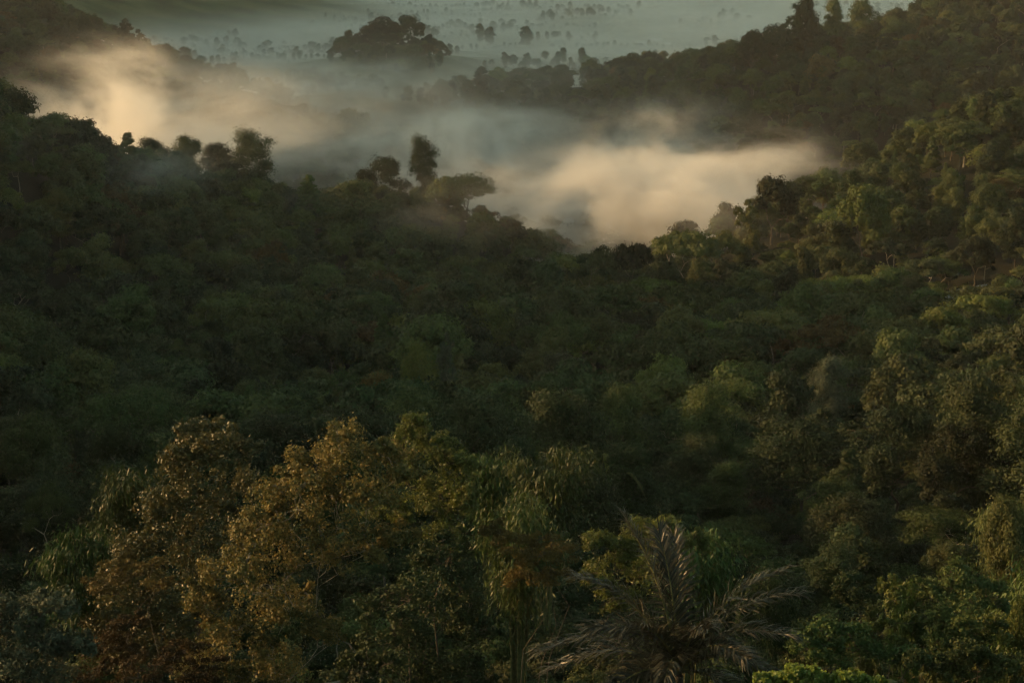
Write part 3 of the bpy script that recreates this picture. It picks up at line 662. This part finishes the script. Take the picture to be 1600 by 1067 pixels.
# bamboo clumps: arching culms hung with narrow leaves
def bamboo(label, u, Y, vtop, wpx, n, seed, mat=M_BAMBOO, per=380):
    r = np.random.default_rng(seed); bx, bz = ground_at(u, Y); Ht = P(u, vtop, Y)[2]-bz; W_ = wpx/FPX*Y/2
    e = bpy.data.objects.new('bamboo_clump', None); C.objects.link(e); e.location = (bx, Y, bz); setp(e, label, 'bamboo', 'bamboo clumps')
    Ps = []; D = []; segs = []
    for k in range(n):
        a = r.random()*6.28; rch = W_*(.25+.8*r.random()); hh = Ht*(.72+.3*r.random()); dx, dy = math.cos(a), math.sin(a); f = np.linspace(0,1,12)
        path = np.stack([dx*(.4+rch*f**2.2), dy*(.4+rch*f**2.2), hh*np.sin(f*1.9)/1.0*np.where(f>.8,1,1)],1); prev = None
        for q in range(11): segs.append((path[q], path[q+1], .055*(1-f[q])+.008, .055*(1-f[q+1])+.008))
        t = .28+.72*r.random(per)**.8; pp = np.stack([np.interp(t, f, path[:,j]) for j in range(3)],1)
        off = r.normal(size=(per,3))*np.array([.55,.55,.35]); off[:,2] -= .3; Ps.append(pp+off); D.append(off+np.array([dx,dy,0])*.5)
    Ps = np.concatenate(Ps); D = np.concatenate(D); nn = len(Ps)
    V = leaves(r, Ps, D/np.linalg.norm(D,axis=1)[:,None], .42, .085, .5, 1.1, ldir=D*.6)
    tone = np.clip(.5+.28*r.normal(size=nn),0,1)
    add('foliage', mesh_np('foliage', V, quads(nn), mat, tone), e); add('culms', tubes('culms', segs, M_CULM, 5), e); return e
bamboo('drooping bamboo clump right of the yellow-leaved tree', 850, 112, 706, 170, 34, 31)
bamboo('lower bamboo clump behind the rusty feathery bush', 810, 95, 795, 130, 24, 32)
bamboo('bamboo clump between the yellow-leaved tree and the larger drooping one', 765, 118, 715, 90, 18, 33)
bamboo('bamboo hanging at the upper left edge of the bronze tree', 205, 101, 742, 110, 20, 34)
bamboo('bamboo hanging at the lower left edge of the bronze tree', 140, 96, 842, 110, 20, 35)
bamboo('feathery bamboo at the right edge beside the thicket', 1560, 116, 795, 130, 24, 36, TINT['olive green'])
bamboo('dark bamboo behind the sunlit bush and the palm', 1070, 90, 822, 150, 22, 37)
bamboo('bamboo at the bottom right corner', 1590, 78, 892, 110, 20, 38)

# palm
def palm(label, u, v, Y, fronds, seed, scale=1.0):
    """fronds: (du, dv) tip offsets in photo pixels, extra depth in m"""
    r = np.random.default_rng(seed); c = P(u, v, Y); bz = h1(c[0], Y); e = bpy.data.objects.new('palm_tree', None); C.objects.link(e); e.location = (c[0], Y, bz); setp(e, label, 'palm', 'palms')
    top = c-np.array([c[0],Y,bz]); hgt_ = top[2]
    segs = []; k = 9
    for q in range(k): segs.append(((0,0,-.5+(hgt_+.4)*q/k), (0,0,-.5+(hgt_+.4)*(q+1)/k), .24-.01*q, .235-.01*q))
    add('trunk', tubes('trunk', segs, M_BARK, 9), e)
    for du, dv, dd in fronds:
        s = Y/FPX; tip = np.array([du*s, dd, -dv*s*1.03]); Lh = math.hypot(tip[0], tip[1]); n = 26; f = np.linspace(0,1,n)
        sag = .08*np.linalg.norm(tip)+.06*Lh
        path = np.stack([tip[0]*f**1.12, tip[1]*f**1.12, tip[2]*f + sag*np.sin(f*math.pi)*1.25],1)+top
        dirs = np.gradient(path, axis=0); dirs /= np.linalg.norm(dirs,axis=1)[:,None]
        sg = [(path[q],path[q+1],.05*(1-f[q])+.008,.05*(1-f[q+1])+.008) for q in range(n-1)]
        fo = bpy.data.objects.new('frond', None)
        # leaflets in two ranks
        m = 84; t = np.linspace(.13,.995,m); V = []; T = []
        up0 = np.array([0,0,1.0]); tw = r.normal()*.35
        for side in (-1,1):
            for q in range(m):
                tt = t[q]; p = np.array([np.interp(tt,f,path[:,j]) for j in range(3)]); d = np.array([np.interp(tt,f,dirs[:,j]) for j in range(3)]); d/=np.linalg.norm(d)
                sd = np.cross(d, up0+np.array([0.01,.02,0])); sd /= np.linalg.norm(sd)+1e-9; upv = np.cross(sd, d)
                sd = sd*math.cos(tw)+upv*math.sin(tw); upv = np.cross(sd,d)
                ll = 1.25*scale*(math.sin(min(1,tt*1.25+.12)*math.pi*.86)**.55*.9+.12)*(.85+.25*r.random())
                ang = .42+.50*(1-tt)+r.normal()*.09; rise = .30+r.normal()*.25
                v0 = side*sd*math.sin(ang)+d*math.cos(ang)+upv*rise*.8; v0/=np.linalg.norm(v0)
                p1 = p+v0*ll*.5; v1 = v0+np.array([0,0,-.35-.4*r.random()]); v1/=np.linalg.norm(v1); p2 = p1+v1*ll*.5
                wv = np.cross(v0, upv+r.normal(size=3)*.3); wv/=np.linalg.norm(wv)+1e-9; w_ = .021*scale*(1+.4*r.random())
                V += [p-wv*w_*.6, p1-wv*w_, p1+wv*w_, p+wv*w_*.6, p1-wv*w_, p2-wv*w_*.15, p2+wv*w_*.15, p1+wv*w_]; tn = r.random()**1.4; T += [tn,tn]
        fm = mesh_np('frond', np.array(V), quads(len(V)//4), M_FROND, T)
        fr = add('frond', fm, e); add('rachis', tubes('rachis', sg, M_CULM, 5), fr)
    return e
palm('dark palm with sunlit frond tips at the bottom of the photo', 1062, 1050, 60,
     [(-92,-240,1.5),(-30,-200,2.5),(168,-168,.5),(188,-150,-.6),(172,-95,-1.5),(150,-40,-2.2),(-176,-150,1.0),(-150,-95,-.8),(-150,20,-1.8),(-100,-120,-2.0),
      (30,-130,-2.6),(90,-90,-3.0),(-40,-60,-3.4),(120,30,-2.6),(0,-180,3.4),(-90,50,-2.8),(-235,-50,-.5),(-215,10,.8)], 41)


# banana-like plant at the bottom
def big_leaf_plant(label, u, v, Y, seed):
    r = np.random.default_rng(seed); c = P(u, v, Y); bz = h1(c[0], Y); e = bpy.data.objects.new('banana_plant', None); C.objects.link(e); e.location = (c[0], Y, bz); setp(e, label, 'plant')
    H = c[2]-bz; add('stem', tubes('stem', [((0,0,-.3),(0.03,0,H*.3),.10,.08),((0.03,0,H*.3),(0,0,H*.62),.08,.05)], M_CULM, 8), e)
    for k in range(8):
        a = k*2.4+r.random(); Lh = H*(.55+.25*r.random()); n = 9; f = np.linspace(0,1,n); V=[]; F=[]
        for q in range(n):
            x = Lh*.75*f[q]; zz = H*.6+Lh*(1.15*f[q]-1.2*f[q]**2.2); wd = .26*math.sin(min(f[q]*1.05+.06,1)*math.pi)**.7+.01; ca, sa = math.cos(a), math.sin(a)
            V += [(x*ca-wd*sa*-1, x*sa+wd*ca*-1, zz-wd*.25), (x*ca, x*sa, zz), (x*ca-wd*sa, x*sa+wd*ca, zz-wd*.25)]
        for q in range(n-1): b=q*3; F += [(b,b+1,b+4,b+3),(b+1,b+2,b+5,b+4)]
        add('leaf', mesh_np('leaf', np.array(V), np.array(F), TINT['yellow green'], r.random(len(F)), smooth=True), e)
    return e
big_leaf_plant('broad-leaved plant beside the lime green bush', 1350, 1035, 60, 51)
big_leaf_plant('broad-leaved plant in the shade below the basin trees', 952, 690, 168, 52)

# shrubs on the slopes: the larger ones singly, the rest as undergrowth
rs = np.random.default_rng(77)
sc_ = np.concatenate([scatter(34,150,3.4,lambda y:y*.33+14,21), scatter(150,330,5.2,lambda y:y*.33+14,22)])
sz_ = hgt(sc_[:,0], sc_[:,1]); dp = sc_[:,1]*math.cos(PITCH)-sz_*math.sin(PITCH); su = 800+FPX*sc_[:,0]/dp; sv = 533.5-FPX*(sc_[:,1]*math.sin(PITCH)+(sz_+2)*math.cos(PITCH))/dp
ks = ~((su<175)&(sv>770)&(sv<925)&(rs.random(len(sc_))<.9)) & (sc_[:,1]>36)
sc_=sc_[ks]; sz_=sz_[ks]; su=su[ks]; sv=sv[ks]
ss = (.55+.6*rs.random(len(sc_)))*np.where(sc_[:,1]<60,.65,1)
inf = (su>0)&(su<1600)&(sv>770)&(sv<1060)&(sc_[:,1]>62)
oo = np.argsort(-np.where(inf, ss/sc_[:,1], 0))[:46]; si = set(oo.tolist()); labelled.clear(); its = []
TT = ['deep green','mid green','olive green','deep green','olive green','deep green']
for i_ in range(len(sc_)):
    va = int(rs.integers(3)); tt = TT[int(rs.integers(6))] if rs.random() < .96 else 'rusty brown'
    if i_ in si: add_tree('shrub', va, tt, sc_[i_,0], sc_[i_,1], sz_[i_]-.1, ss[i_], rs.random()*6.28, None, None, 0)
    else: its.append((float(sc_[i_,0]), float(sc_[i_,1]), float(sz_[i_]-.15), float(ss[i_]), rs.random()*6.28, ('shrub',va,tt,0)))
for o in C.objects:
    if o.type == 'MESH' and o.parent and o.name.startswith('crown') and o.data.name not in _bykey:
        tk = [c for c in o.parent.children if c.name.startswith('trunk')]
        if tk: _bykey[o.data.name] = (o, tk[0])
scatter_object('undergrowth', its, 'tangled low undergrowth covering the slopes between the trees', 'undergrowth')
name_labels()

# grass in the clearing and on the near slope
rg = np.random.default_rng(5); n = 26000
gu = rg.uniform(-60,200,n); gY = rg.uniform(88,175,n); gX = (gu-800)/FPX*gY*1.08; gZ = hgt(gX, gY); keepg = np.sin(gX*.6)*np.cos(gY*.5)+rg.normal(size=n)*.5 > -.5
gX,gY,gZ = gX[keepg],gY[keepg],gZ[keepg]; n=len(gX); Hh = .35+.5*rg.random(n); a = rg.random(n)*6.28; wx = .05; lean = rg.normal(size=(n,2))*.22
V = np.stack([np.stack([gX-np.cos(a)*wx,gY-np.sin(a)*wx,gZ-.05],1),np.stack([gX+np.cos(a)*wx,gY+np.sin(a)*wx,gZ-.05],1),np.stack([gX+lean[:,0]+np.cos(a)*.01,gY+lean[:,1]+np.sin(a)*.01,gZ+Hh],1),np.stack([gX+lean[:,0]-np.cos(a)*.01,gY+lean[:,1]-np.sin(a)*.01,gZ+Hh],1)],1).reshape(-1,3)
setp(add('grass', mesh_np('grass', V, quads(n), TINT['mid green'], rg.random(n))), 'long green grass in the clearing at the left edge', 'grass', kind='stuff')

# ------------------------------------------------------------------ buildings
M_WHITE = plain_mat('white_wall', (.62,.62,.6),(.72,.72,.7), 2); M_TIN = plain_mat('pale_tin_roof', (.80,.81,.83),(.86,.87,.88), 6, rough=.35, spec=.6, stretch=(1,8,1)); M_DARK = plain_mat('dark_opening', (.02,.02,.025)); M_PLAST = plain_mat('blue_plastic_sheet', (.08,.11,.14),(.20,.25,.30), 3, rough=.3, spec=.6); M_ROAD = plain_mat('pale_track', (.22,.21,.17),(.32,.30,.25), .3)
M_WOOD = plain_mat('grey_timber', (.10,.085,.07))
def box(x0,x1,y0,y1,z0,z1): return [(x0,y0,z0),(x1,y0,z0),(x1,y1,z0),(x0,y1,z0),(x0,y0,z1),(x1,y0,z1),(x1,y1,z1),(x0,y1,z1)], [(0,3,2,1),(4,5,6,7),(0,1,5,4),(1,2,6,5),(2,3,7,6),(3,0,4,7)]
def boxes(name, bs_, mat):
    V=[];F=[]
    for b in bs_:
        v,f = box(*b); F += [tuple(i+len(V) for i in q) for q in f]; V += v
    return mesh_np(name, np.array(V), np.array(F), mat)
def house(label, u, Y, w_, d_, h_, rz=0, rise=1.2, wall=M_WHITE, roof=M_TIN, z=None):
    x, gz_ = ground_at(u, Y); e = bpy.data.objects.new('house', None); C.objects.link(e); e.location=(x,Y,gz_); e.rotation_euler=(0,0,rz); setp(e,label,'house')
    wv, wf = box(-w_/2,w_/2,-d_/2,d_/2,-1,h_); wm = add('wall', mesh_np('wall', np.array(wv), np.array(wf), wall), e)
    o = .4; T = .12
    V = [(-w_/2-o,-d_/2-o,h_-.1),(w_/2+o,-d_/2-o,h_-.1),(w_/2+o,0,h_+rise),(-w_/2-o,0,h_+rise),(w_/2+o,d_/2+o,h_-.1),(-w_/2-o,d_/2+o,h_-.1)]; V += [(a,b,c+T) for a,b,c in V]
    F = [(0,1,2,3),(3,2,4,5),(6,9,8,7),(9,11,10,8),(0,6,7,1),(5,4,10,11),(1,7,8,2),(2,8,10,4),(0,3,9,6),(3,5,11,9)]
    add('roof', mesh_np('roof', np.array(V), np.array(F), roof), e)
    add('door', boxes('door', [(-.5,.5,-d_/2-.06,-d_/2-.003,0,2.05)], M_DARK), e)
    for s in (-1,1): add('window', boxes('window', [(s*w_*.3-.6,s*w_*.3+.6,-d_/2-.05,-d_/2-.003,1.0,2.0)], M_DARK), e)
    return e
house('white house with a pale roof alone in the mist of the valley', 886, 1010, 6.6, 5.0, 2.4, R(4), 1.8)
house('white house at the left of the far settlement beyond the wooded ridge', 1003, 2090, 12, 7, 3.2, R(10))
house('long white house in the middle of the far settlement', 1023, 2110, 17, 7, 3.2, R(-5))
house('pale shed at the right of the far settlement', 1042, 2080, 8, 6, 2.8, R(20))
house('small pale house near the foot of the far right hill', 1072, 1960, 9, 6, 3, R(15))
house('tiny white hut beside the bottom of the pale track', 888, 1640, 5, 4, 2.6, R(0))
# striped plastic-roofed shelter on the right slope: three stepped lean-to bays
sx_, sz0 = ground_at(1508, SHED_Y); e = bpy.data.objects.new('farm_shelter', None); C.objects.link(e); e.location=(sx_,SHED_Y,sz0); e.rotation_euler=(0,R(-13),R(-8))
setp(e, 'farm shelter with striped blue-grey plastic roofing on the right slope', 'shelter')
for k,(xo,yo,ln) in enumerate([(1.5,2.9,11),(0,0,10),(-2.5,-2.9,6)]):
    V=[];F=[];nn=24
    for q in range(nn+1):
        xx = -ln/2+ln*q/nn; zz = .10*math.sin(q*2.1)
        V += [(xx+xo,yo-.8,3.4+zz-.3*k),(xx+xo,yo+.8,3.95+zz-.3*k)]
        if q<nn: b=2*q; F.append((b,b+2,b+3,b+1))
    V2=[(a,b,c-.05) for a,b,c in V]; m_=len(V); F2=[tuple(i+m_ for i in reversed(f)) for f in F]
    add('roof_sheet', mesh_np('roof_sheet', np.array(V+V2), np.array(F+F2), M_PLAST), e)
    for sx2 in (-1,0,1): add('post', boxes('post', [(xo+sx2*ln*.45-.08,xo+sx2*ln*.45+.08,yo-.08,yo+.08,-5,3.72-.3*k)], M_WOOD), e)
# pale track winding over the far fields
def strip(name, pl, wd, mat, label, cat):
    V=[];F=[]; pl=np.array(pl,float); t=np.linspace(0,len(pl)-1,60); q=np.stack([np.interp(t,np.arange(len(pl)),pl[:,j]) for j in (0,1)],1)
    for _ in range(4): q[1:-1]=(q[:-2]+q[1:-1]*2+q[2:])/4
    d=np.gradient(q,axis=0); d/=np.linalg.norm(d,axis=1)[:,None]; nr=np.stack([-d[:,1],d[:,0]],1)
    A=q-nr*wd/2; B=q+nr*wd/2; za=hgt(A[:,0],A[:,1])+.35; zb=hgt(B[:,0],B[:,1])+.35
    V=np.stack([np.column_stack([A,za]),np.column_stack([B,zb])],1).reshape(-1,3); i=np.arange(59)*2
    return setp(add(name, mesh_np(name, V, np.stack([i,i+2,i+3,i+1],1), mat)), label, cat, kind='structure')
def gp(u,Y): X,_=ground_at(u,Y); return (X,Y)
strip('path', [gp(884,1500),gp(890,1560),gp(896,1630),gp(912,1680),gp(940,1720),gp(985,1760)], 5, M_ROAD, 'pale track winding across the far field', 'path')
def fence_far():
    pass

# ------------------------------------------------------------------ mist
def mist(name, label, lo, hi, blobs, layer, dens, nscale, warp, ramp, color, aniso, step, stretch=(1,1,1)):
    m, t = new_mat(name); N = t.nodes; L = t.links
    def mth(op, a, b=None, c=None):
        q = N.new('ShaderNodeMath'); q.operation = op
        for i_, s in enumerate((a,b,c)):
            if s is None: continue
            if isinstance(s,(int,float)): q.inputs[i_].default_value = s
            else: L.new(s, q.inputs[i_])
        return q.outputs[0]
    def vec(op, a, b):
        q = N.new('ShaderNodeVectorMath'); q.operation = op
        for i_, s in enumerate((a,b)):
            if isinstance(s,tuple): q.inputs[i_].default_value = s
            else: L.new(s, q.inputs[i_])
        return q
    g = N.new('ShaderNodeTexCoord').outputs['Object']
    wn = N.new('ShaderNodeTexNoise'); wn.inputs['Scale'].default_value = nscale*.6; wn.inputs['Detail'].default_value = 0; L.new(vec('MULTIPLY', g, stretch).outputs[0], wn.inputs['Vector'])
    w1 = vec('SUBTRACT', wn.outputs['Color'], (.5,.5,.5)); w2 = vec('MULTIPLY', w1.outputs[0], warp); pw = vec('ADD', g, w2.outputs[0]).outputs[0]
    dn = N.new('ShaderNodeTexNoise'); dn.inputs['Scale'].default_value = nscale; dn.inputs['Detail'].default_value = 5; dn.inputs['Roughness'].default_value = .62
    L.new(vec('MULTIPLY', pw, stretch).outputs[0], dn.inputs['Vector'])
    mr = N.new('ShaderNodeMapRange'); mr.interpolation_type = 'SMOOTHSTEP'; mr.inputs['From Min'].default_value, mr.inputs['From Max'].default_value = ramp; mr.inputs['To Min'].default_value = .25 if name == 'plain_mist' else .04; L.new(dn.outputs['Fac'], mr.inputs['Value'])
    tot = None
    for (c, r_, amp) in blobs:
        d = vec('DIVIDE', vec('SUBTRACT', pw, tuple(float(q) for q in c)).outputs[0], tuple(float(q) for q in r_)).outputs[0]
        dd = vec('DOT_PRODUCT', d, d).outputs['Value']; ex = mth('MULTIPLY', mth('EXPONENT', mth('MULTIPLY', dd, -1.0)), amp)
        tot = ex if tot is None else mth('ADD', tot, ex)
    if layer:
        sp = N.new('ShaderNodeSeparateXYZ'); L.new(pw, sp.inputs[0]); z0, hh, amp, yfade = layer
        ly = mth('MULTIPLY', mth('EXPONENT', mth('MULTIPLY', mth('MAXIMUM', mth('SUBTRACT', sp.outputs['Z'], z0), 0.0), -1.0/hh)), amp)
        if yfade:
            f_ = N.new('ShaderNodeMapRange'); f_.inputs['From Min'].default_value, f_.inputs['From Max'].default_value = yfade; L.new(sp.outputs['Y'], f_.inputs['Value']); ly = mth('MULTIPLY', ly, f_.outputs[0])
        tot = ly if tot is None else mth('ADD', tot, ly)
    # fade to nothing at every face of the box
    so = N.new('ShaderNodeSeparateXYZ'); L.new(g, so.inputs[0]); edge = None
    for ax, a_, b_ in (('X',lo[0],hi[0]),('Y',lo[1],hi[1]),('Z',None,hi[2])):
        s = so.outputs[ax]; fw = 12.0 if ax == 'Z' else 70.0
        for q in ([mth('DIVIDE', mth('SUBTRACT', b_, s), fw)] + ([] if a_ is None else [mth('DIVIDE', mth('SUBTRACT', s, a_), fw)])):
            mm = mth('MINIMUM', mth('MAXIMUM', q, 0.0), 1.0); edge = mm if edge is None else mth('MULTIPLY', edge, mm)
    tot = mth('MAXIMUM', tot, 0.0)
    den = mth('MULTIPLY', mth('MULTIPLY', mth('MULTIPLY', tot, mr.outputs[0]), edge), dens)
    pv = N.new('ShaderNodeVolumePrincipled'); pv.inputs['Color'].default_value = (*color,1); pv.inputs['Anisotropy'].default_value = aniso
    L.new(den, pv.inputs['Density']); o = N.new('ShaderNodeOutputMaterial'); L.new(pv.outputs[0], o.inputs['Volume'])
    m.cycles.volume_step_rate = step
    try: m.cycles.homogeneous_volume = False
    except Exception: pass
    v,f = box(lo[0],hi[0],lo[1],hi[1],lo[2],hi[2]); ob = add(name, mesh_np(name, np.array(v), np.array(f), m)); setp(ob, label, 'mist', kind='stuff'); return ob
B = lambda u,v,Y,rx,ry,rz,a: (P(u,v,Y),(rx,ry,rz),a)
mist('valley_mist', 'bank of glowing mist lying in the valley between the ridges', (-420,560,-212), (330,1500,-70), [
   B(930,310,930,70,95,20,1.9), B(770,222,1010,52,60,9,.8), B(1125,300,890,26,50,13,2.6), B(1085,345,875,32,60,12,1.5), B(1040,300,900,40,60,15,.8), B(600,235,1020,80,60,11,.8),
   B(215,205,850,18,40,24,3.4), B(140,170,880,30,50,11,1.2), B(265,225,850,40,50,11,1.9), B(60,190,900,50,60,10,.6), B(340,165,960,80,70,12,.28), B(886,358,820,9,40,5,-1.7), B(886,358,900,9,40,5,-1.8), B(886,354,975,10,40,5,-1.7), B(800,165,1350,320,220,42,.05), B(330,215,930,60,60,9,.9), B(470,120,1330,80,60,8,.6), B(520,160,1250,60,50,9,.4),
   B(75,225,575,34,20,5,.8), B(190,268,610,26,20,4,.45), B(1045,175,985,16,30,6,1.0), B(1285,272,640,10,16,4,.8), B(690,330,735,45,30,9,.22), B(1130,365,600,22,16,5,.35)],
   (-197,8,.4,(720,860)), .040, .020, (75,75,26), (.44,.605), (.975,.985,.965), .25, .26, (1,.7,2.0))
mist('plain_mist', 'low sheets of mist over the far plain', (-1500,1400,-212), (1500,4200,-165), [],
   (-199,8,1.0,(1400,1700)), .024, .0055, (90,90,6), (.38,.62), (.975,.985,.965), .2, .22, (1,2.2,1))
# even haze in all the air
hz, t = new_mat('haze'); pv = t.nodes.new('ShaderNodeVolumePrincipled'); pv.inputs['Density'].default_value = HAZE; pv.inputs['Color'].default_value = (.9,.93,.93,1); pv.inputs['Anisotropy'].default_value = .2
o = t.nodes.new('ShaderNodeOutputMaterial'); t.links.new(pv.outputs[0], o.inputs['Volume'])
v,f = box(-6100,6100,-700,9100,-216,520)
setp(add('haze', mesh_np('haze', np.array(v), np.array(f), hz)), 'thin haze in the air over the whole valley', 'haze', kind='stuff')
